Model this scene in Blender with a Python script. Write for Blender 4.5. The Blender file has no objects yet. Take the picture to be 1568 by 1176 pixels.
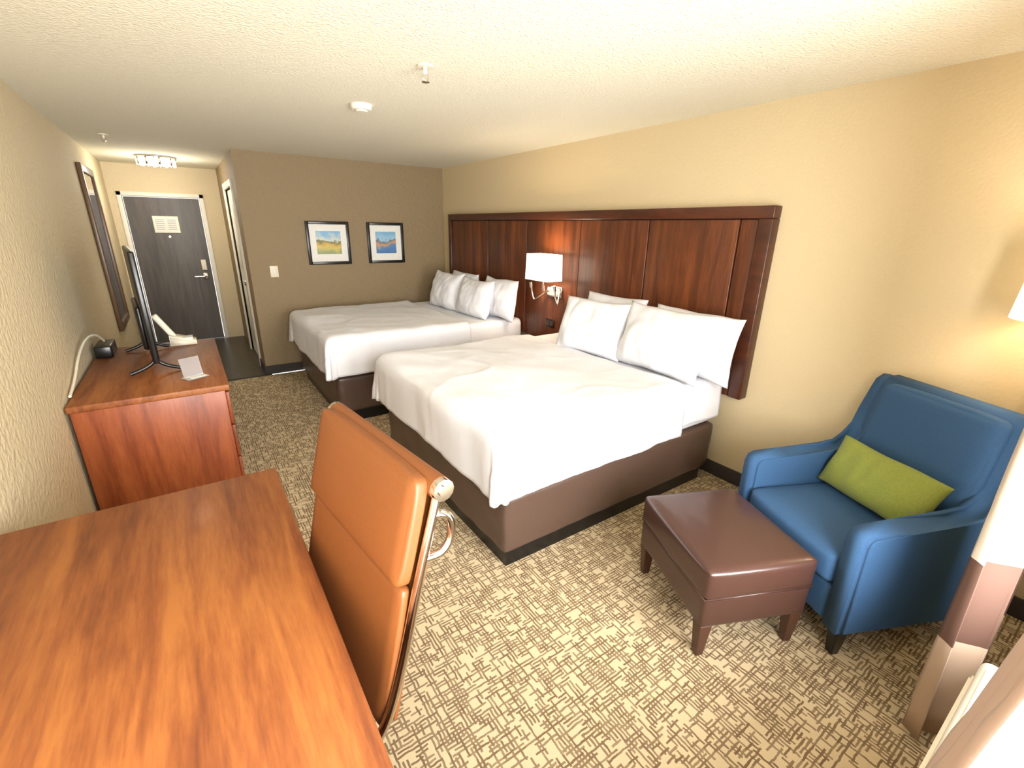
import bpy, bmesh, math, random
from mathutils import Vector, Matrix, noise
random.seed(3)
S=bpy.context.scene
COL=S.collection

# ---------------------------------------------------------------- materials
def srgb(r,g,b):
    f=lambda c:(c/255/12.92 if c/255<=0.04045 else ((c/255+0.055)/1.055)**2.4)
    return (f(r),f(g),f(b),1)
def newmat(name):
    m=bpy.data.materials.new(name); m.use_nodes=True
    nt=m.node_tree; b=nt.nodes['Principled BSDF']
    return m,nt,b
def tex_coord(nt,scale=(1,1,1),rot=(0,0,0)):
    tc=nt.nodes.new('ShaderNodeTexCoord'); mp=nt.nodes.new('ShaderNodeMapping')
    mp.inputs['Scale'].default_value=scale; mp.inputs['Rotation'].default_value=rot
    nt.links.new(tc.outputs['Object'],mp.inputs['Vector']); return mp.outputs['Vector']
def noise_tex(nt,vec,scale,detail=3,rough=.5,dist=0):
    n=nt.nodes.new('ShaderNodeTexNoise'); n.inputs['Scale'].default_value=scale
    n.inputs['Detail'].default_value=detail; n.inputs['Roughness'].default_value=rough
    n.inputs['Distortion'].default_value=dist
    nt.links.new(vec,n.inputs['Vector']); return n.outputs['Fac']
def ramp(nt,fac,stops):
    r=nt.nodes.new('ShaderNodeValToRGB'); e=r.color_ramp.elements
    while len(e)<len(stops): e.new(0.5)
    for i,(p,c) in enumerate(stops): e[i].position=p; e[i].color=c
    nt.links.new(fac,r.inputs['Fac']); return r.outputs['Color']
def bump(nt,b,h,strength,dist=.01):
    n=nt.nodes.new('ShaderNodeBump'); n.inputs['Strength'].default_value=strength; n.inputs['Distance'].default_value=dist
    nt.links.new(h,n.inputs['Height']); nt.links.new(n.outputs['Normal'],b.inputs['Normal'])
def mat_plain(name,col,rough=.5,metal=0,nscale=40,var=.06,bumpv=0,bdist=.003,coat=0,sheen=0):
    m,nt,b=newmat(name); v=tex_coord(nt)
    f=noise_tex(nt,v,nscale,4)
    c0=tuple(max(0,c*(1-var)) for c in col[:3])+(1,); c1=tuple(min(1,c*(1+var)) for c in col[:3])+(1,)
    nt.links.new(ramp(nt,f,[(.3,c0),(.7,c1)]),b.inputs['Base Color'])
    b.inputs['Roughness'].default_value=rough; b.inputs['Metallic'].default_value=metal
    b.inputs['Coat Weight'].default_value=coat
    if sheen: b.inputs['Sheen Weight'].default_value=sheen
    if bumpv: bump(nt,b,f,bumpv,bdist)
    return m
def mat_wood(name,dark,mid,light,scale,rough=.3,coat=.2):
    m,nt,b=newmat(name); v=tex_coord(nt,scale)
    f1=noise_tex(nt,v,1.0,6,.6,.6)
    v2=tex_coord(nt,tuple(s*6 for s in scale)); f2=noise_tex(nt,v2,1.0,4,.7)
    mx=nt.nodes.new('ShaderNodeMath'); mx.operation='MULTIPLY_ADD'
    nt.links.new(f2,mx.inputs[0]); mx.inputs[1].default_value=.35; 
    ad=nt.nodes.new('ShaderNodeMath'); ad.operation='MULTIPLY'; nt.links.new(f1,ad.inputs[0]); ad.inputs[1].default_value=.75
    nt.links.new(ad.outputs[0],mx.inputs[2])
    nt.links.new(ramp(nt,mx.outputs[0],[(.36,dark),(.52,mid),(.68,light)]),b.inputs['Base Color'])
    b.inputs['Roughness'].default_value=rough; b.inputs['Coat Weight'].default_value=coat; b.inputs['Coat Roughness'].default_value=.15
    return m
def mat_emit(name,col,strength,base=None):
    m,nt,b=newmat(name); b.inputs['Base Color'].default_value=base or col
    b.inputs['Emission Color'].default_value=col; b.inputs['Emission Strength'].default_value=strength
    return m

M_wallR=mat_plain('wall_paint_cream',srgb(207,189,151),.85,0,70,.015,.35,.004)
M_wallB=mat_plain('wall_paint_taupe',srgb(139,120,89),.7,0,38,.03,.8,.010)
M_wallL=mat_plain('wall_paint_beige',srgb(209,193,158),.75,0,38,.02,.8,.010)
M_ceil=mat_plain('ceiling_texture',srgb(228,223,202),.95,0,90,.03,.8,.008)
M_base=mat_plain('baseboard_vinyl',srgb(56,50,46),.8)
M_white=mat_plain('white_trim_paint',srgb(226,220,206),.45,0,30,.02)
M_door=mat_wood('door_espresso',srgb(56,50,42),srgb(70,62,52),srgb(82,73,62),(14,14,1.2),.5,.05)
M_tile=mat_plain('entry_vinyl',srgb(60,54,44),.35,0,9,.3)
M_cherry=mat_wood('cherry_laminate',srgb(96,46,16),srgb(128,70,28),srgb(152,92,40),(13,1.3,6),.55,.02)
M_cherryV=mat_wood('cherry_laminate_vertical',srgb(98,42,17),srgb(130,62,26),srgb(152,80,38),(12,12,1.2),.45,.05)
M_head=mat_wood('headboard_walnut',srgb(54,24,10),srgb(88,43,18),srgb(116,62,29),(7,11,.9),.42,.08)
M_headF=mat_wood('headboard_frame_walnut',srgb(48,20,10),srgb(66,30,15),srgb(82,39,20),(3,2,9),.38,.10)
M_linen=mat_plain('white_linen',srgb(224,225,230),.85,0,25,.01,.15,.004,sheen=.1)
M_leather=mat_plain('brown_vinyl',srgb(78,60,50),.38,0,180,.06,.15,.001)
M_ott=mat_plain('ottoman_leather',srgb(68,45,38),.3,0,200,.06,.2,.001,coat=.12)
M_black=mat_plain('black_plastic',srgb(16,15,15),.3)
M_screen=mat_plain('tv_screen_glass',srgb(10,12,16),.12)
M_blue=mat_plain('blue_upholstery',srgb(46,82,120),.85,0,220,.10,.25,.001)
M_green=mat_plain('green_linen_pillow',srgb(130,140,58),.85,0,160,.1,.3,.002,sheen=.1)
M_tan=mat_plain('tan_leather',srgb(122,70,31),.5,0,150,.05,.15,.001,coat=.03)
M_chrome=mat_plain('chrome',srgb(225,220,212),.12,1,10,.02)
M_legw=mat_plain('dark_leg_wood',srgb(72,44,32),.4)
M_ivory=mat_plain('ivory_plastic',srgb(226,218,196),.4)
M_shade=mat_emit('lampshade_lit',srgb(255,240,218),1.8)
M_shade2=mat_emit('floor_lampshade_lit',srgb(255,236,205),.8)
M_hall=mat_emit('hall_light_glass',srgb(255,248,232),5)
M_paper=mat_plain('paper_white',srgb(228,226,218),.7,0,60,.04)

def mat_carpet():
    m,nt,b=newmat('carpet_woven')
    L=nt.links
    def math_(op,a,b_=None,c=None):
        n=nt.nodes.new('ShaderNodeMath'); n.operation=op
        for i,x in enumerate((a,b_,c)):
            if x is None: continue
            if hasattr(x,'links'): L.new(x,n.inputs[i])
            else: n.inputs[i].default_value=x
        return n.outputs[0]
    tc=nt.nodes.new('ShaderNodeTexCoord'); sp=nt.nodes.new('ShaderNodeSeparateXYZ'); L.new(tc.outputs['Object'],sp.inputs[0])
    wob=noise_tex(nt,tc.outputs['Object'],30,2); wob=math_('MULTIPLY',math_('SUBTRACT',wob,.5),.010)
    X=math_('ADD',sp.outputs[0],wob); Y=math_('ADD',sp.outputs[1],wob)
    def dashes(A,Bx,pitch,length,frac,th,seed):
        row=math_('FLOOR',math_('DIVIDE',Bx,pitch))
        wn0=nt.nodes.new('ShaderNodeTexWhiteNoise'); wn0.noise_dimensions='1D'; L.new(math_('ADD',row,seed),wn0.inputs['W'])
        cell=math_('FLOOR',math_('ADD',math_('DIVIDE',A,length),math_('MULTIPLY',wn0.outputs['Value'],7.0)))
        cv=nt.nodes.new('ShaderNodeCombineXYZ'); L.new(cell,cv.inputs[0]); L.new(row,cv.inputs[1]); cv.inputs[2].default_value=seed
        wn=nt.nodes.new('ShaderNodeTexWhiteNoise'); wn.noise_dimensions='3D'; L.new(cv.outputs[0],wn.inputs['Vector'])
        on=math_('GREATER_THAN',wn.outputs['Value'],th)
        ln=math_('LESS_THAN',math_('FRACT',math_('DIVIDE',Bx,pitch)),frac)
        return math_('MULTIPLY',on,ln), wn.outputs['Value']
    h,r1=dashes(X,Y,.0135,.042,.52,.45,3.0); v,r2=dashes(Y,X,.0135,.042,.52,.45,11.0)
    h2=math_('MULTIPLY',h,math_('MULTIPLY_ADD',r1,.45,.50)); v2=math_('MULTIPLY',v,math_('MULTIPLY_ADD',r2,.45,.50))
    ad=math_('MAXIMUM',h2,v2)
    col=ramp(nt,ad,[(0,srgb(214,194,156)),(1,srgb(112,86,58))])
    fine=noise_tex(nt,tex_coord(nt),420,2)
    c2=nt.nodes.new('ShaderNodeMix'); c2.data_type='RGBA'; c2.blend_type='MULTIPLY'; c2.inputs[0].default_value=.45
    L.new(col,c2.inputs[6]); L.new(ramp(nt,fine,[(.3,(.55,.55,.55,1)),(.65,(1,1,1,1))]),c2.inputs[7])
    L.new(c2.outputs[2],b.inputs['Base Color']); b.inputs['Roughness'].default_value=.95
    bump(nt,b,fine,.5,.006)
    return m
M_carpet=mat_carpet()
def mat_bands():
    m,nt,b=newmat('banded_drape_fabric'); L=nt.links
    tc=nt.nodes.new('ShaderNodeTexCoord'); sp=nt.nodes.new('ShaderNodeSeparateXYZ'); L.new(tc.outputs['Object'],sp.inputs[0])
    mr=nt.nodes.new('ShaderNodeMapRange'); mr.inputs[1].default_value=0; mr.inputs[2].default_value=2.3; L.new(sp.outputs[2],mr.inputs[0])
    c=ramp(nt,mr.outputs[0],[(0,srgb(176,154,134)),(.185,srgb(84,58,46)),(.32,srgb(206,194,178)),(.62,srgb(84,58,46)),(.72,srgb(206,194,178))])
    for n in nt.nodes:
        if n.type=='VALTORGB': n.color_ramp.interpolation='CONSTANT'
    L.new(c,b.inputs['Base Color']); b.inputs['Roughness'].default_value=.8
    return m
M_drape=mat_bands()
def mat_sheer():
    m,nt,b=newmat('blackout_lining'); b.inputs['Base Color'].default_value=srgb(188,166,154)
    b.inputs['Roughness'].default_value=.8; f=noise_tex(nt,tex_coord(nt),300,2); bump(nt,b,f,.2,.001); return m
M_sheer=mat_sheer()

# ---------------------------------------------------------------- mesh helpers
def add(name,me,parent=None,mats=()):
    o=bpy.data.objects.new(name,me); COL.objects.link(o)
    for m in mats: me.materials.append(m)
    if parent is not None:
        o.parent=parent; o.matrix_parent_inverse=Matrix.Translation(-parent.location)
    return o
def group(name,loc):
    e=bpy.data.objects.new(name,None); e.location=loc; e.empty_display_size=.1; COL.objects.link(e); return e
def from_bm(name,bm,mat,parent,smooth=False,M=None):
    bmesh.ops.recalc_face_normals(bm,faces=bm.faces)
    if M is not None: bm.transform(M)
    me=bpy.data.meshes.new(name); bm.to_mesh(me); bm.free()
    if smooth:
        for p in me.polygons: p.use_smooth=True
    return add(name,me,parent,[mat])
def box(name,x0,x1,y0,y1,z0,z1,mat,parent=None,bev=0,seg=2,M=None):
    bm=bmesh.new(); bmesh.ops.create_cube(bm,size=1)
    for v in bm.verts: v.co=Vector((x0+(v.co.x+.5)*(x1-x0),y0+(v.co.y+.5)*(y1-y0),z0+(v.co.z+.5)*(z1-z0)))
    if bev: bmesh.ops.bevel(bm,geom=bm.edges[:],offset=bev,segments=seg,affect='EDGES',profile=.5)
    return from_bm(name,bm,mat,parent,bool(bev) and seg>1,M)
def soft(name,x0,x1,y0,y1,z0,z1,mat,parent=None,bev=.03,puff=.01,M=None,n=14,nz=.0):
    bm=bmesh.new(); bmesh.ops.create_cube(bm,size=1)
    bmesh.ops.subdivide_edges(bm,edges=bm.edges[:],cuts=n,use_grid_fill=True)
    dx,dy,dz=x1-x0,y1-y0,z1-z0
    def warp(t,half):
        return math.copysign(1-(1-abs(t))**1.6,t)*half
    for v in bm.verts:
        u=Vector((v.co.x*2,v.co.y*2,v.co.z*2))
        h=Vector((dx/2,dy/2,dz/2))
        p=Vector([warp(max(-1,min(1,u[i])),h[i]) for i in range(3)])
        u=Vector([p[i]/h[i] for i in range(3)])
        q=Vector([max(-(h[i]-bev),min(h[i]-bev,p[i])) for i in range(3)])
        d=p-q
        if d.length>1e-6:
            mxd=max(abs(d.x),abs(d.y),abs(d.z)); p=q+d.normalized()*mxd
        b=[(1-u[i]**4) for i in range(3)]
        ax=max(range(3),key=lambda i:abs(u[i]))
        o=[i for i in range(3) if i!=ax]
        p[ax]+=math.copysign(puff*b[o[0]]*b[o[1]],u[ax])
        w=Vector((x0+dx/2,y0+dy/2,z0+dz/2))+p
        if nz: w+=Vector((noise.noise(w*9),noise.noise(w*9+Vector((5,5,5))),noise.noise(w*9+Vector((9,2,7)))))*nz
        v.co=w
    return from_bm(name,bm,mat,parent,True,M)
def cyl(name,c,r,h,mat,parent=None,r2=None,seg=32,M=None,caps=True):
    bm=bmesh.new(); bmesh.ops.create_cone(bm,cap_ends=caps,segments=seg,radius1=r,radius2=r if r2 is None else r2,depth=h)
    bm.transform(Matrix.Translation(Vector(c)+Vector((0,0,h/2))))
    o=from_bm(name,bm,mat,parent,False,M)
    for p in o.data.polygons: p.use_smooth=len(p.vertices)==4
    return o
def prism(name,pts,axis,a0,a1,mat,parent=None,bev=0,seg=3,M=None,smooth=True):
    bm=bmesh.new()
    def mk(p,a): return {'y':(p[0],a,p[1]),'x':(a,p[0],p[1]),'z':(p[0],p[1],a)}[axis]
    A=[bm.verts.new(mk(p,a0)) for p in pts]; B_=[bm.verts.new(mk(p,a1)) for p in pts]
    fa=bm.faces.new(A); fb=bm.faces.new(B_[::-1])
    n=len(pts)
    for i in range(n): bm.faces.new((A[i],B_[i],B_[(i+1)%n],A[(i+1)%n]))
    if bev:
        e=[e for e in bm.edges if (fa in e.link_faces or fb in e.link_faces)]
        bmesh.ops.bevel(bm,geom=e,offset=bev,segments=seg,affect='EDGES')
    o=from_bm(name,bm,mat,parent,smooth,M)
    if smooth:
        for p in o.data.polygons:
            if len(p.vertices)>4: p.use_smooth=False
    return o
def tube(name,pts,r,mat,parent=None,M=None,smooth=True,cyc=False,res=6):
    cu=bpy.data.curves.new(name,'CURVE'); cu.dimensions='3D'; cu.bevel_depth=r; cu.bevel_resolution=4; cu.use_fill_caps=True
    if smooth:
        sp=cu.splines.new('NURBS'); sp.points.add(len(pts)-1); sp.order_u=3; sp.use_endpoint_u=True; sp.resolution_u=res
    else:
        sp=cu.splines.new('POLY'); sp.points.add(len(pts)-1)
    for i,p in enumerate(pts): sp.points[i].co=(*p,1)
    sp.use_cyclic_u=cyc
    t=bpy.data.objects.new('tmp',cu); COL.objects.link(t)
    dg=bpy.context.evaluated_depsgraph_get(); me=bpy.data.meshes.new_from_object(t.evaluated_get(dg))
    bpy.data.objects.remove(t); bpy.data.curves.remove(cu); me.name=name
    if M is not None: me.transform(M)
    for p in me.polygons: p.use_smooth=True
    me.materials.clear()
    return add(name,me,parent,[mat])
def pillow(name,w,h,t,M,mat,parent=None,n=34,seed=0,pinch=.07,wr=.012):
    bm=bmesh.new(); G={}
    for s in (1,-1):
        for i in range(n+1):
            for j in range(n+1):
                u=-1+2*i/n; v=-1+2*j/n
                edge=(i in(0,n) or j in(0,n))
                if s==-1 and edge: G[s,i,j]=G[1,i,j]; continue
                x=w/2*u*(1-pinch*(1-v*v)); y=h/2*v*(1-pinch*(1-u*u))
                th=t/2*((1-abs(u)**2.6)**.55)*((1-abs(v)**2.6)**.55)*(1-.18*v)
                k=Vector((x*6+seed*3.1,y*6,s*2+seed))
                e=min(1,4*th/t)
                th+=(noise.noise(k)*wr*1.4+noise.noise(k*2.3)*wr*.8-abs(noise.noise(Vector((x*14+seed,y*5+x*4,seed))))*wr*.9)*e
                y+=.012*noise.noise(Vector((x*5+seed,seed,1)))
                G[s,i,j]=bm.verts.new((x,y,s*th))
    for s in (1,-1):
        for i in range(n):
            for j in range(n):
                q=[G[s,i,j],G[s,i+1,j],G[s,i+1,j+1],G[s,i,j+1]]
                bm.faces.new(q if s==1 else q[::-1])
    return from_bm(name,bm,mat,parent,True,M)

# ---------------------------------------------------------------- room constants
R=2.84; B=5.70; D=8.0; H=2.33; C=.54; Y0=-.15
def LX(y): return -.605-y*.009      # left wall slightly off square
box('floor',-.9,R+.1,Y0-.1,5.66,-.06,0,M_carpet)
box('floor_entry',-.9,C+.05,5.66,D+.1,-.06,0.002,M_tile)
box('ceiling',-.9,R+.1,Y0-.1,D+.1,H,H+.08,M_ceil)
box('wall_right',R,R+.1,Y0,B+.1,0,H,M_wallR)
box('wall_back',C,R,B,B+.1,0,H,M_wallB)
prism('wall_left',[(LX(Y0),Y0),(LX(D),D),(LX(D)-.1,D),(LX(Y0)-.1,Y0)],'z',0,H,M_wallL,smooth=False)
w=group('wall_hall',(C,7,0))
b0,b1,bz=6.15,7.05,2.02
box('hall_wall_near',C,C+.1,B+.1,b0,0,H,M_wallB,w); box('hall_wall_far',C,C+.1,b1,D,0,H,M_wallB,w); box('hall_wall_header',C,C+.1,b0,b1,bz,H,M_wallB,w)
e0,e1,ez=-.545,.285,1.95
w=group('wall_entry',(0,D,0))
box('entry_left',LX(D)-.05,e0,D,D+.1,0,H,M_wallL,w); box('entry_right',e1,C+.1,D,D+.1,0,H,M_wallL,w); box('entry_header',e0,e1,D,D+.1,ez,H,M_wallL,w)
wx0,wx1,wz0,wz1=-.45,1.9,.55,2.15
w=group('wall_window',(1,Y0,0))
box('win_left',-.8,wx0,Y0-.12,Y0,0,H,M_wallL,w); box('win_right',wx1,R+.1,Y0-.12,Y0,0,H,M_wallL,w)
box('win_below',wx0,wx1,Y0-.12,Y0,0,wz0,M_wallL,w); box('win_above',wx0,wx1,Y0-.12,Y0,wz1,H,M_wallL,w)
g=group('window_1',((wx0+wx1)/2,Y0-.06,wz0))
for n,a in (('frame_bottom',(wx0,wx1,Y0-.1,Y0-.03,wz0,wz0+.04)),('frame_top',(wx0,wx1,Y0-.1,Y0-.03,wz1-.04,wz1)),('frame_left',(wx0,wx0+.04,Y0-.1,Y0-.03,wz0,wz1)),('frame_right',(wx1-.04,wx1,Y0-.1,Y0-.03,wz0,wz1)),('mullion',(.70,.74,Y0-.1,Y0-.03,wz0,wz1))):
    box(n,*a,M_white,g)
box('baseboard_right',R-.014,R,Y0,B,0,.1,M_base,bev=.004)
box('baseboard_back',C,R-.014,B-.014,B,0,.1,M_base,bev=.004)
prism('baseboard_left',[(LX(Y0)+.012,Y0),(LX(D)+.012,D),(LX(D),D),(LX(Y0),Y0)],'z',0,.1,M_base,smooth=False)
box('baseboard_hall',C-.014,C,B-.014,b0-.07,0,.1,M_base)
box('trim_carpet_edge',LX(5.6),C,5.65,5.68,0,.008,M_base)

g=group('door_1',((e0+e1)/2,D,0))
box('slab',e0+.01,e1-.01,D+.015,D+.06,.01,ez-.01,M_door,g,.003,1)
box('casing_left',e0-.05,e0,D-.018,D+.02,0,ez+.05,M_white,g,.004); box('casing_right',e1,e1+.05,D-.018,D+.02,0,ez+.05,M_white,g,.004)
box('casing_top',e0-.05,e1+.05,D-.018,D+.02,ez,ez+.05,M_white,g,.004)
box('lock_plate',.165,.225,D-.005,D+.02,1.0,1.14,M_ivory,g,.006)
box('lever_rose',.16,.23,D-.002,D+.02,.87,.96,M_chrome,g,.01)
tube('lever',[(.195,D+.01,.915),(.195,D-.05,.915),(.17,D-.055,.915),(.06,D-.05,.912)],.011,M_chrome,g)
tube('peephole_ring',[(-.13,D+.016,1.45),(-.13,D+.006,1.45)],.012,M_chrome,g,smooth=False)
g=group('door_notice',(-.13,D,1.6))
box('frame',-.28,.0,D+.004,D+.014,1.5,1.71,M_ivory,g); box('sheet_left',-.265,-.145,D+.001,D+.004,1.52,1.69,M_paper,g); box('sheet_right',-.135,-.015,D+.001,D+.004,1.52,1.69,M_paper,g)
M_ink=mat_plain('print_grey',srgb(165,160,150),.7)
for k in range(6):
    box('text_line_%d'%k,-.255,-.16,D-.0005,D+.001,1.54+k*.024,1.547+k*.024,M_ink,g); box('text_row_%d'%k,-.125,-.03,D-.0005,D+.001,1.54+k*.024,1.547+k*.024,M_ink,g)
g=group('door_2',(C,(b0+b1)/2,0))
for n,a in (('casing_near',(C-.02,C+.11,b0-.07,b0,0,bz+.07)),('casing_far',(C-.02,C+.11,b1,b1+.07,0,bz+.07)),('casing_head',(C-.02,C+.11,b0,b1,bz,bz+.07))): box(n,*a,M_white,g,.004)
box('slab',C+.02,C+.06,b0+.004,b1-.004,.01,bz-.006,M_white,g,.003,1)
for n,(a0,a1,c0,c1) in (('panel_upper_near',(b0+.12,b0+.4,1.1,1.85)),('panel_upper_far',(b0+.5,b0+.78,1.1,1.85)),('panel_lower_near',(b0+.12,b0+.4,.2,.95)),('panel_lower_far',(b0+.5,b0+.78,.2,.95))): box(n,C+.014,C+.022,a0,a1,c0,c1,M_white,g,.004)
cyl('knob',(0,0,0),.028,.05,M_chrome,g,M=Matrix.Translation((C+.02,b0+.07,.98))@Matrix.Rotation(-math.pi/2,4,'Y'))

# wall mirror
g=group('wall_mirror',(LX(6.2),6.2,1.45))
Mm=Matrix.Translation((LX(5.75)+.003,5.75,0))@Matrix.Rotation(.009,4,'Z')
M_glass=mat_plain('mirror_glass',srgb(215,215,215),.03,1,5,.0)
M_mframe=mat_plain('mirror_frame_bronze',srgb(96,72,50),.35)
wd,z0,z1=.85,.62,2.12
for n,a in (('frame_near',(0,.035,0,.07,z0,z1)),('frame_far',(0,.035,wd-.07,wd,z0,z1)),('frame_bottom',(0,.035,.07,wd-.07,z0,z0+.07)),('frame_top',(0,.035,.07,wd-.07,z1-.07,z1))): box(n,*a,M_mframe,g,.008,2,Mm)
box('glass',0,.02,.07,wd-.07,z0+.07,z1-.07,M_glass,g,M=Mm)

# ---------------------------------------------------------------- headboard
g=group('headboard',(R-.04,3.4,1.2))
hx0,hx1=R-.065,R-.001; hy0,hy1,hz0,hz1=1.42,5.42,.62,1.785
box('back_panel',hx0+.02,hx1,hy0+.01,hy1-.01,hz0,hz1-.01,M_black,g)
box('rail_top',hx0-.014,hx1,hy0,hy1,hz1-.07,hz1,M_headF,g,.006)
box('stile_near',hx0-.014,hx1,hy0,hy0+.085,hz0,hz1-.07,M_headF,g,.006)
box('stile_far',hx0-.014,hx1,hy1-.06,hy1,hz0,hz1-.07,M_headF,g,.006)
seams=[hy0+.085,1.62,2.30,3.02,3.78,4.50,hy1-.06]
for i in range(6):
    pn=box('panel_%d'%(i+1),hx0,hx1-.02,seams[i]+.005,seams[i+1]-.005,hz0,hz1-.075,M_head,g,.004)
box('lower_panel',hx0+.01,hx1,3.16,3.76,.3,hz0,M_head,g)
g=group('power_outlet',(hx0,3.36,.8))
box('plate',hx0-.01,hx0-.001,3.30,3.42,.74,.82,M_black,g,.003); box('socket_left',hx0-.013,hx0-.009,3.315,3.35,.76,.8,M_legw,g); box('socket_right',hx0-.013,hx0-.009,3.37,3.405,.76,.8,M_legw,g)
g=group('nightstand',(2.55,3.48,0))
box('carcass',2.34,2.76,3.25,3.71,.06,.56,M_cherryV,g,.004); box('top',2.32,2.765,3.235,3.725,.56,.59,M_cherry,g,.005); box('plinth',2.38,2.74,3.27,3.69,0,.06,M_black,g)
box('drawer_1',2.325,2.34,3.265,3.695,.33,.54,M_cherryV,g,.004); box('drawer_2',2.325,2.34,3.265,3.695,.09,.31,M_cherryV,g,.004)
tube('pull',[(2.33,3.42,.44),(2.3,3.42,.44),(2.3,3.54,.44),(2.33,3.54,.44)],.006,M_chrome,g,smooth=False)
g=group('wall_sconce',(2.7,3.3,1.15))
sx=2.62; sy=3.30
bm=bmesh.new()
o0=[(-.085,-.16),(.085,-.16),(.085,.16),(-.085,.16)]
vs=[[bm.verts.new((sx+x*k,sy+y*k,z)) for x,y in o0] for z,k in ((1.20,1),(1.425,.95))]
for i in range(4): bm.faces.new((vs[0][i],vs[0][(i+1)%4],vs[1][(i+1)%4],vs[1][i]))
sh=from_bm('shade',bm,M_shade,g); sm=sh.modifiers.new('s','SOLIDIFY'); sm.thickness=.004
box('backplate',hx0-.025,hx0-.001,sy-.1,sy+.1,1.04,1.14,M_chrome,g,.008)
box('switch_box',hx0-.05,hx0-.02,sy-.07,sy+.07,1.055,1.125,M_ivory,g,.008)
tube('arm',[(hx0-.03,sy,1.1),(sx+.02,sy,1.09),(sx,sy,1.12),(sx,sy,1.26)],.009,M_chrome,g)
tube('socket',[(sx,sy,1.24),(sx,sy,1.3)],.02,M_ivory,g,smooth=False)
tube('reading_arm_near',[(hx0-.03,sy-.09,1.09),(hx0-.08,sy-.13,1.02),(hx0-.1,sy-.16,.98),(hx0-.12,sy-.13,1.06),(hx0-.13,sy-.14,1.12)],.008,M_chrome,g)
tube('reading_arm_far',[(hx0-.03,sy+.09,1.09),(hx0-.08,sy+.15,1.02),(hx0-.1,sy+.2,.99),(hx0-.11,sy+.22,1.06),(hx0-.12,sy+.22,1.12)],.008,M_chrome,g)
tube('reading_head_near',[(hx0-.13,sy-.14,1.11),(hx0-.14,sy-.14,1.16)],.014,M_chrome,g,smooth=False)
tube('reading_head_far',[(hx0-.12,sy+.22,1.11),(hx0-.13,sy+.22,1.16)],.014,M_chrome,g,smooth=False)

# ---------------------------------------------------------------- beds
def drape_sheet(name,x0,x1,y0,y1,zt,ext,rad,mat,parent,seed,step=.02,flare=.05,thick=.012,wr=.008,folds=1):
    bx0,bx1,by0,by1=x0+rad,x1,y0+rad,y1-rad
    E=ext+rad*math.pi/2-rad
    xs=[bx0-E+i*(E/18) for i in range(18)]; n=int((bx1-bx0)/step); xs+=[bx0+i*(bx1-bx0)/n for i in range(n+1)]
    ys=[by0-E+i*(E/18) for i in range(18)]; n2=int((by1-by0)/step); ys+=[by0+i*(by1-by0)/n2 for i in range(n2+1)]; ys+=[by1+(i+1)*(E/18) for i in range(18)]
    bm=bmesh.new(); G=[]
    for x in xs:
        row=[]
        for y in ys:
            qx=max(bx0,x); qy=min(max(y,by0),by1); vx,vy=x-qx,y-qy
            d=max(abs(vx),abs(vy)); L=math.hypot(vx,vy)
            zz=zt; px,py=qx,qy
            k=Vector((x*2.2+seed,y*2.2,seed)); 
            if L>1e-7:
                nx,ny=vx/L,vy/L
                if d<rad*math.pi/2: th=d/rad; out=rad*math.sin(th); dn=rad*(1-math.cos(th))
                else: out=rad; dn=rad+d-rad*math.pi/2
                t=d/E; c=min(abs(vx),abs(vy))/max(abs(vx),abs(vy))
                s=(qx*ny*ny+qy*nx*nx)*5
                out+=t*(.006+folds*.022*noise.noise(Vector((s+seed,seed,t*.8)))+folds*.008*noise.noise(Vector((s*3,seed,2))))+flare*(c**1.5)*t
                a=math.atan2(vy,vx); out+=c*t*.03*math.sin(a*9)
                dn+=.02*c*t+.012*noise.noise(Vector((s*.4,seed+3,0)))*t
                px=qx+nx*out; py=qy+ny*out; zz=zt-dn
            ridge=max(0,1-abs(noise.noise(Vector((x*1.1+y*2.3,y*.8-x*2.0,seed))))*11)
            ridge2=max(0,1-abs(noise.noise(Vector((x*2.6,y*1.2+x,seed+4))))*12)
            h=wr*.8*noise.noise(k)+wr*.35*noise.noise(k*2.7)+wr*.42*ridge*(.3+noise.noise(k*1.3))+wr*.36*ridge2*(.2+noise.noise(k*1.7+Vector((3,3,3))))
            if L>1e-7 and d>rad: px+=nx*h*.8; py+=ny*h*.8
            else: zz+=h
            row.append(bm.verts.new((px,py,zz)))
        G.append(row)
    for i in range(len(xs)-1):
        for j in range(len(ys)-1): bm.faces.new((G[i][j],G[i+1][j],G[i+1][j+1],G[i][j+1]))
    o=from_bm(name,bm,mat,parent,True)
    m=o.modifiers.new('thick','SOLIDIFY'); m.thickness=thick; m.offset=-1
    return o
def bed(y0,y1,x0,seed,pil):
    g=group('bed',((x0+2.75)/2,(y0+y1)/2,0))
    xe=2.75
    box('plinth',x0+.03,xe-.05,y0+.03,y1-.04,0,.11,M_black,g)
    soft('box_base',x0,xe,y0,y1,.095,.42,M_leather,g,.03,.006,n=24,nz=.006)
    soft('mattress',x0+.01,xe,y0+.01,y1-.01,.42,.74,M_linen,g,.06,.004,n=20)
    drape_sheet('bed_sheet',x0+.9,xe,y0-.008,y1+.008,.752,.27,.05,M_linen,g,seed+5,flare=0,wr=.006,folds=.3)
    drape_sheet('comforter',x0-.065,x0+1.27,y0-.035,y1+.035,.775,.335,.075,M_linen,g,seed,flare=.045,wr=.019,folds=.6)
    for i,(px,py,pz,tilt,yaw,w,h) in enumerate(pil):
        Mp=Matrix.Translation((px,py,pz))@Matrix.Rotation(yaw,4,'Z')@Matrix.Rotation(tilt,4,'Y')@Matrix(((0,0,1,0),(1,0,0,0),(0,1,0,0),(0,0,0,1)))
        pillow('pillow_%d'%(i+1),w,h,.21,Mp,M_linen,g,seed=seed+i*2.3)
    return g
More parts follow.
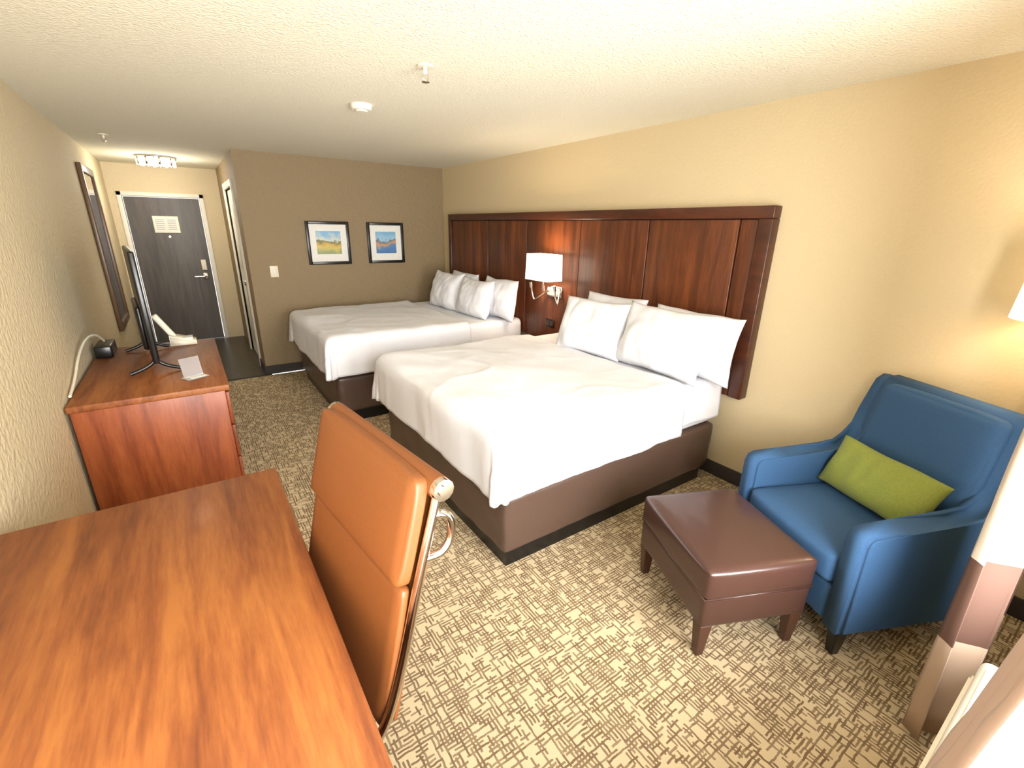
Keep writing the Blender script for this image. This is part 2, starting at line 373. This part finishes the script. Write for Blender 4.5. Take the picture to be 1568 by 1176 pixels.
bed(1.55,3.13,1.05,1.0,[(2.41,2.43,.95,.32,.14,.60,.42),(2.44,1.83,.965,.30,-.06,.69,.43),(2.60,2.42,.965,.18,0,.60,.42),(2.60,1.72,.955,.18,0,.64,.42)])
bed(3.82,5.36,.87,7.0,[(2.40,4.80,.95,.30,.06,.62,.42),(2.42,4.20,.94,.30,.06,.58,.40),(2.60,4.76,.95,.18,0,.60,.41),(2.60,4.0,.95,.18,0,.60,.41)])

# ---------------------------------------------------------------- desk
g=group('desk',(-.23,1.05,0))
dx0,dx1,dy0,dy1=-.60,.145,.28,1.78
box('top',dx0,dx1,dy0,dy1,.73,.76,M_cherry,g,.004)
box('end_panel_near',dx0+.02,dx1-.03,dy0+.02,dy0+.05,0,.73,M_cherryV,g); box('end_panel_far',dx0+.02,dx1-.03,dy1-.05,dy1-.02,0,.73,M_cherryV,g)
box('modesty_panel',dx0+.03,dx0+.05,dy0+.05,dy1-.05,.3,.73,M_cherryV,g)
# ---------------------------------------------------------------- dresser
g=group('dresser',(-.27,3.65,0))
ax0,ax1,ay0,ay1=-.622,.08,2.97,4.32
box('carcass',ax0+.01,ax1-.025,ay0+.008,ay1-.008,.07,.725,M_cherryV,g,.003); box('top',ax0,ax1,ay0,ay1,.725,.76,M_cherry,g,.005)
box('plinth',ax0+.04,ax1-.06,ay0+.03,ay1-.03,0,.07,M_black,g)
for i in range(2):
    for j in range(3):
        yy=ay0+.02+i*.655; zz=.09+j*.21
        box('drawer_%d'%(i*3+j+1),ax1-.025,ax1-.006,yy,yy+.645,zz,zz+.2,M_cherryV,g,.004)
# ---------------------------------------------------------------- TV
g=group('television',(-.30,3.85,.76))
Mt=Matrix.Translation((-.235,3.36,0))@Matrix.Rotation(.10,4,'Z')
box('housing',-.03,0,0,.90,.835,1.48,M_black,g,.008,2,Mt); box('screen',-.002,.003,.012,.888,.85,1.47,M_screen,g,M=Mt)
box('rear_bulge',-.055,-.025,.2,.70,.88,1.15,M_black,g,.012,2,Mt)
for k,yy in enumerate((.1,.78)):
    tube('foot_%d_front'%k,[(-.015,yy,.85),(.0,yy,.80),(.10,yy-.02,.774)],.011,M_black,g,Mt); tube('foot_%d_rear'%k,[(-.015,yy,.85),(-.03,yy,.80),(-.15,yy-.02,.774)],.011,M_black,g,Mt)
g=group('cable_box',(-.56,4.2,.76)); box('body',-.612,-.52,4.0,4.26,.761,.84,M_black,g,.008)
g=group('cable',(-.6,3.9,.8)); tube('cord',[(-.56,4.1,.86),(-.57,4.0,.93),(-.60,3.8,.95),(-.617,3.55,.89),(-.618,3.3,.80),(-.618,3.12,.775)],.007,M_ivory,g)
g=group('telephone',(-.13,4.24,.76))
prism('base',[(-.205,.761),(-.04,.761),(-.04,.785),(-.205,.84)],'y',4.16,4.31,M_ivory,g,.006)
box('handset',-.02,.02,-.022,.022,0,.2,M_ivory,g,.012,3,Matrix.Translation((-.175,4.24,.815))@Matrix.Rotation(-.5,4,'Y'))
box('keypad',-.125,-.06,4.18,4.28,.80,.812,M_paper,g,.002)
g=group('sign_holder',(-.08,3.2,.76))
M_acr,nt_,b_=newmat('clear_acrylic'); b_.inputs['Base Color'].default_value=(.95,.97,1,1); b_.inputs['Transmission Weight'].default_value=.85; b_.inputs['Roughness'].default_value=.08
Ms=Matrix.Translation((-.08,3.22,.762))@Matrix.Rotation(.5,4,'Z')
box('foot',-.06,.06,-.05,.03,0,.004,M_acr,g,M=Ms); box('upright',-.055,.055,.0,.004,0,.12,M_acr,g,M=Ms@Matrix.Rotation(-.2,4,'X')); box('card',-.04,.04,-.045,.02,.005,.007,M_paper,g,M=Ms)

# ---------------------------------------------------------------- task chair
Kc=Matrix.Translation((.350,.80,0))@Matrix.Rotation(.12,4,'Z')@Matrix.Translation((-.335,-.80,0))
g=group('task_chair',Kc@Vector((.15,1.07,0)))
cy0,cy1=.80,1.37
prof=[(-.2,.475),(-.02,.455),(.10,.46),(.165,.50),(.205,.57),(.250,.72),(.295,.90),(.345,1.07),(.352,1.10)]
for n,y in (('rail_near',cy0),('rail_far',cy1)):
    tube(n,[(x,y,z) for x,z in prof],.012,M_chrome,g,Kc)
    s=-1 if y<1 else 1
    tube('roll_cap_'+n[5:],[(.357,y-.002*s,1.10),(.357,y+.016*s,1.10)],.026,M_chrome,g,Kc,smooth=False)
    tube('roll_boss_'+n[5:],[(.357,y+.014*s,1.10),(.357,y+.021*s,1.10)],.014,M_chrome,g,Kc,smooth=False)
def slab(name,p0,p1,t,off,mat,y0=cy0+.014,y1=cy1-.014,puff=.012):
    a=Vector((p0[0],0,p0[1])); b=Vector((p1[0],0,p1[1])); L=(b-a).length; ang=math.atan2(b.x-a.x,b.z-a.z)
    Mx=Kc@Matrix.Translation(a)@Matrix.Rotation(ang,4,'Y')
    return soft(name,off,off+t,y0,y1,0,L,mat,g,min(.012,t*.45),puff,Mx,n=14)
slab('back_pad_lower',(.200,.50),(.282,.862),.028,-.028,M_tan,puff=.004)
slab('back_pad_upper',(.280,.870),(.345,1.118),.042,-.042,M_tan,puff=.008)
slab('back_shell_lower',(.204,.50),(.294,.87),.014,.004,M_tan,puff=.001)
slab('back_shell_upper',(.290,.85),(.358,1.10),.018,.006,M_tan,puff=.002)
tube('top_roll',[(.357,cy0,1.10),(.357,cy1,1.10)],.027,M_tan,g,Kc,smooth=False)
soft('seat_pad',-.24,.15,cy0+.014,cy1-.014,.455,.51,M_tan,g,.02,.012,Kc)
for n,y in (('near',cy0),('far',cy1)):
    s=-1 if y<1 else 1
    tube('arm_bracket_'+n,[(.335,y,1.04),(.358,y+s*.008,1.042),(.374,y+s*.012,1.02),(.376,y+s*.012,.985),(.366,y+s*.012,.955),(.34,y+s*.008,.935),(.305,y,.94)],.010,M_chrome,g,Kc)
tube('column',[(-.03,1.085,.12),(-.03,1.085,.46)],.028,M_chrome,g,Kc,smooth=False)
for k in range(5):
    a=k*2*math.pi/5-.35; cx,cy=-.03,1.085; ex,ey=cx+.29*math.cos(a),cy+.29*math.sin(a)
    tube('base_leg_%d'%(k+1),[(cx,cy,.13),(cx+.15*math.cos(a),cy+.15*math.sin(a),.11),(ex,ey,.075)],.016,M_chrome,g,Kc)
    cyl('caster_%d'%(k+1),(0,0,-.012),.027,.024,M_black,g,M=Kc@Matrix.Translation((ex,ey,.028))@Matrix.Rotation(a,4,'Z')@Matrix.Rotation(math.pi/2,4,'X'))

# ---------------------------------------------------------------- ottoman
Mo=Matrix.Translation((1.41,.71,0))@Matrix.Rotation(-.42,4,'Z')
g=group('ottoman',Mo@Vector((.23,.27,0)))
ow,od=.478,.545
soft('cushion',0,ow,0,od,.295,.43,M_ott,g,.02,.006,Mo)
soft('apron',.004,ow-.004,.004,od-.004,.16,.30,M_ott,g,.012,.002,Mo)
tube('piping',[(.004,.004,.298),(ow-.004,.004,.298),(ow-.004,od-.004,.298),(.004,od-.004,.298)],.005,M_ott,g,Mo,smooth=False,cyc=True)
def leg(name,x,y,s,top,z1,mat,M,par,tap=.6):
    bm=bmesh.new(); bmesh.ops.create_cube(bm,size=1)
    for v in bm.verts:
        k=1 if v.co.z>0 else tap
        v.co=Vector((x+v.co.x*s*k,y+v.co.y*s*k,z1*(v.co.z+.5)))
    bmesh.ops.bevel(bm,geom=bm.edges[:],offset=.003,segments=1,affect='EDGES')
    return from_bm(name,bm,mat,par,False,M)
for i,(x,y) in enumerate(((.035,.035),(ow-.035,.035),(ow-.035,od-.035),(.035,od-.035))): leg('leg_%d'%(i+1),x,y,.055,0,.165,M_legw,Mo,g)

# ---------------------------------------------------------------- armchair
Ma=Matrix.Translation((1.86,.395,0))@Matrix.Rotation(-.44,4,'Z')
g=group('armchair',Ma@Vector((.37,.35,0)))
W=.715
side=[(.0,.13),(.0,.55),(.012,.585),(.04,.60),(.2,.598),(.42,.595),(.51,.61),(.56,.65),(.59,.72),(.61,.80),(.632,.92),(.65,.965),(.68,.985),(.715,.98),(.735,.95),(.735,.90),(.72,.6),(.70,.13)]
prism('arm_right',side,'y',0,.10,M_blue,g,.018,4,Ma)
prism('arm_left',side,'y',W-.10,W,M_blue,g,.018,4,Ma)
soft('seat_deck',.01,.67,.095,W-.095,.13,.30,M_blue,g,.015,.002,Ma)
soft('seat_cushion',-.005,.57,.10,W-.10,.30,.445,M_blue,g,.03,.014,Ma)
back=[(.53,.40),(.605,.86),(.63,.96),(.655,.99),(.70,.995),(.73,.975),(.74,.93),(.70,.3),(.56,.3)]
prism('back_frame',back,'y',.06,W-.06,M_blue,g,.015,3,Ma)
slab_m=Ma@Matrix.Translation((.53,0,.43))@Matrix.Rotation(.18,4,'Y')
soft('back_cushion',-.035,.04,.103,W-.103,0,.545,M_blue,g,.03,.010,slab_m)
for i,(x,y) in enumerate(((.05,.05),(.05,W-.05),(.66,.05),(.66,W-.05))): leg('leg_%d'%(i+1),x,y,.055,0,.135,M_black,Ma,g)
Mp=Ma@Matrix.Translation((.41,.358,.588))@Matrix.Rotation(.42,4,'Y')@Matrix(((0,0,1,0),(1,0,0,0),(0,1,0,0),(0,0,0,1)))
gp=group('throw_pillow',Mp.to_translation())
pillow('cover',.505,.255,.12,Mp,M_green,gp,seed=4,pinch=.05,wr=.008)

# ---------------------------------------------------------------- floor lamp
g=group('floor_lamp',(2.70,.205,0))
cyl('base',(2.70,.205,0),.11,.02,M_black,g); cyl('pole',(2.70,.205,.02),.012,1.4,M_black,g)
cyl('shade',(2.67,.205,1.34),.165,.30,M_shade2,g,r2=.145,caps=False)

# ---------------------------------------------------------------- curtains and heater
def curtain(name,xa,xb,yc,amp,waves,z0,z1,mat,flare=0):
    n=waves*14; nz=24; bm=bmesh.new(); G=[]
    for i in range(n+1):
        t=i/n; row=[]
        for j in range(nz+1):
            s=j/nz; z=z0+(z1-z0)*s
            x=xa+(xb-xa)*t+.01*math.sin(t*waves*math.pi*4+s)
            y=yc+amp*(1-.25*s)*math.sin(t*waves*2*math.pi+.5*math.sin(s*3))+flare*(1-s)+.01*noise.noise(Vector((t*5,s*3,0)))
            row.append(bm.verts.new((x,y,z)))
        G.append(row)
    for i in range(n):
        for j in range(nz): bm.faces.new((G[i][j],G[i+1][j],G[i+1][j+1],G[i][j+1]))
    o=from_bm(name,bm,mat,None,True); m=o.modifiers.new('t','SOLIDIFY'); m.thickness=.004
    return o
curtain('curtain',1.75,2.10,.09,.05,3,.03,2.24,M_drape)
curtain('curtain',.50,.88,-.115,.022,4,.03,2.24,M_sheer,flare=.185)
g=group('curtain_rod',(1,.03,2.26)); tube('rod',[(-.55,.02,2.26),(2.3,.02,2.26)],.012,M_black,g,smooth=False)
g=group('air_conditioner',(1.35,-.05,0))
box('cabinet',.93,1.66,Y0,.035,.03,.52,M_white,g,.02,3)
box('grille_recess',.98,1.61,.03,.04,.36,.48,M_ivory,g)
for k in range(7): box('louver_%d'%k,.98,1.61,.034,.044,.365+k*.016,.373+k*.016,M_white,g)
box('top_vent',.98,1.61,Y0+.03,.02,.518,.526,M_ivory,g)

# ---------------------------------------------------------------- wall art
def mat_art(name,seed,sky,mid,low):
    m,nt,b=newmat(name); L=nt.links
    tc=nt.nodes.new('ShaderNodeTexCoord'); sp=nt.nodes.new('ShaderNodeSeparateXYZ'); L.new(tc.outputs['Object'],sp.inputs[0])
    mp=nt.nodes.new('ShaderNodeMapping'); mp.inputs['Location'].default_value=(seed,0,seed); L.new(tc.outputs['Object'],mp.inputs[0])
    f=noise_tex(nt,mp.outputs[0],14,4); ma=nt.nodes.new('ShaderNodeMath'); ma.operation='MULTIPLY_ADD'; L.new(f,ma.inputs[0]); ma.inputs[1].default_value=.16; L.new(sp.outputs[2],ma.inputs[2])
    mr=nt.nodes.new('ShaderNodeMapRange'); mr.inputs[1].default_value=1.42; mr.inputs[2].default_value=1.63; L.new(ma.outputs[0],mr.inputs[0])
    L.new(ramp(nt,mr.outputs[0],[(.0,low[0]),(.25,low[1]),(.45,mid[0]),(.6,mid[1]),(.68,sky),(1,srgb(120,170,205))]),b.inputs['Base Color']); b.inputs['Roughness'].default_value=.4; return m
A1=mat_art('art_print_lake',1.3,srgb(200,205,190),(srgb(190,150,60),srgb(90,100,60)),(srgb(140,150,100),srgb(200,180,80)))
A2=mat_art('art_print_bay',5.1,srgb(150,190,215),(srgb(200,150,100),srgb(90,110,130)),(srgb(60,110,170),srgb(90,130,170)))
for (x0,x1,am) in ((1.14,1.61,A1),(1.82,2.27,A2)):
    g=group('framed_picture',((x0+x1)/2,B-.01,1.44)); z0,z1=1.205,1.675; t=.032
    for n,a in (('frame_left',(x0,x0+t,z0,z1)),('frame_right',(x1-t,x1,z0,z1)),('frame_bottom',(x0+t,x1-t,z0,z0+t)),('frame_top',(x0+t,x1-t,z1-t,z1))):
        box(n,a[0],a[1],B-.03,B-.001,a[2],a[3],M_black,g,.003)
    box('mat_board',x0+t,x1-t,B-.012,B-.004,z0+t,z1-t,M_paper,g)
    box('print',x0+.10,x1-.10,B-.015,B-.011,z0+.115,z1-.105,am,g)
g=group('light_switch',(.77,B-.005,1.15)); box('plate',.73,.81,B-.008,B-.0005,1.085,1.205,M_ivory,g,.003); box('rocker',.755,.785,B-.013,B-.007,1.115,1.175,M_white,g,.003)

# ---------------------------------------------------------------- ceiling fixtures
g=group('smoke_detector',(1.03,3.13,H)); cyl('body',(1.03,3.13,H-.03),.055,.03,M_white,g,r2=.07); cyl('cap',(1.03,3.13,H-.04),.035,.01,M_ivory,g)
for (x,y) in ((1.04,2.23),(-.40,5.51)):
    g=group('fire_sprinkler',(x,y,H)); cyl('escutcheon',(x,y,H-.008),.035,.008,M_ivory,g); cyl('stem',(x,y,H-.035),.009,.03,M_ivory,g)
    tube('yoke',[(x-.014,y,H-.03),(x-.016,y,H-.05),(x,y,H-.062),(x+.016,y,H-.05),(x+.014,y,H-.03)],.003,M_chrome,g); cyl('deflector',(x,y,H-.066),.018,.003,M_chrome,g)
g=group('ceiling_light',(-.09,6.95,H)); cyl('canopy',(-.09,6.95,H-.02),.19,.02,M_chrome,g); cyl('diffuser',(-.09,6.95,H-.085),.15,.065,M_hall,g)
for k in range(18):
    a=k*math.pi/9; cyl('crystal_%d'%k,(-.09+.172*math.cos(a),6.95+.172*math.sin(a),H-.095),.015,.075,M_hall if k%2 else M_chrome,g,seg=6)

# ---------------------------------------------------------------- lights
def light(name,typ,loc,e,col,**k):
    l=bpy.data.lights.new(name,typ); l.energy=e; l.color=col
    for a,b in k.items(): setattr(l,a,b)
    o=bpy.data.objects.new(name,l); o.location=loc; COL.objects.link(o); return o
o=light('window_daylight','AREA',((wx0+wx1)/2,-1.6,1.35),440,(1,.99,.98),shape='RECTANGLE',size=3.4,size_y=2.4)
o.rotation_euler=(math.radians(90),0,0)
o=light('window_skylight','AREA',((wx0+wx1)/2,Y0-.3,1.4),38,(1,.99,.98),shape='RECTANGLE',size=2.2,size_y=1.5)
o.rotation_euler=(math.radians(90),0,0)
light('sconce_bulb','POINT',(sx,sy,1.31),10,(1,.86,.68),shadow_soft_size=.04)
light('floor_lamp_bulb','POINT',(2.67,.205,1.5),4,(1,.86,.68),shadow_soft_size=.05)
light('hall_bulb','POINT',(-.09,6.95,H-.22),14,(1,.93,.82),shadow_soft_size=.15)
W_=bpy.data.worlds.new('World'); S.world=W_; W_.use_nodes=True
bg=W_.node_tree.nodes['Background']; bg.inputs[0].default_value=(1,.99,.98,1); bg.inputs[1].default_value=1.0

# ---------------------------------------------------------------- camera
yaw,pitch,roll=.608,.329,.0177
fw=Vector((math.sin(yaw)*math.cos(pitch),math.cos(yaw)*math.cos(pitch),-math.sin(pitch)))
r=Vector((math.cos(yaw),-math.sin(yaw),0)); u=r.cross(fw)
r2=math.cos(roll)*r+math.sin(roll)*u; u2=-math.sin(roll)*r+math.cos(roll)*u
cd=bpy.data.cameras.new('camera'); cam=bpy.data.objects.new('camera',cd); COL.objects.link(cam)
Mc=Matrix((r2,u2,-fw)).transposed().to_4x4(); Mc.translation=(0,0,1.64); cam.matrix_world=Mc
cd.sensor_width=36; cd.lens=36*700/1568; cd.clip_start=.01
S.camera=cam
S.view_settings.view_transform='Standard'; S.view_settings.exposure=.6
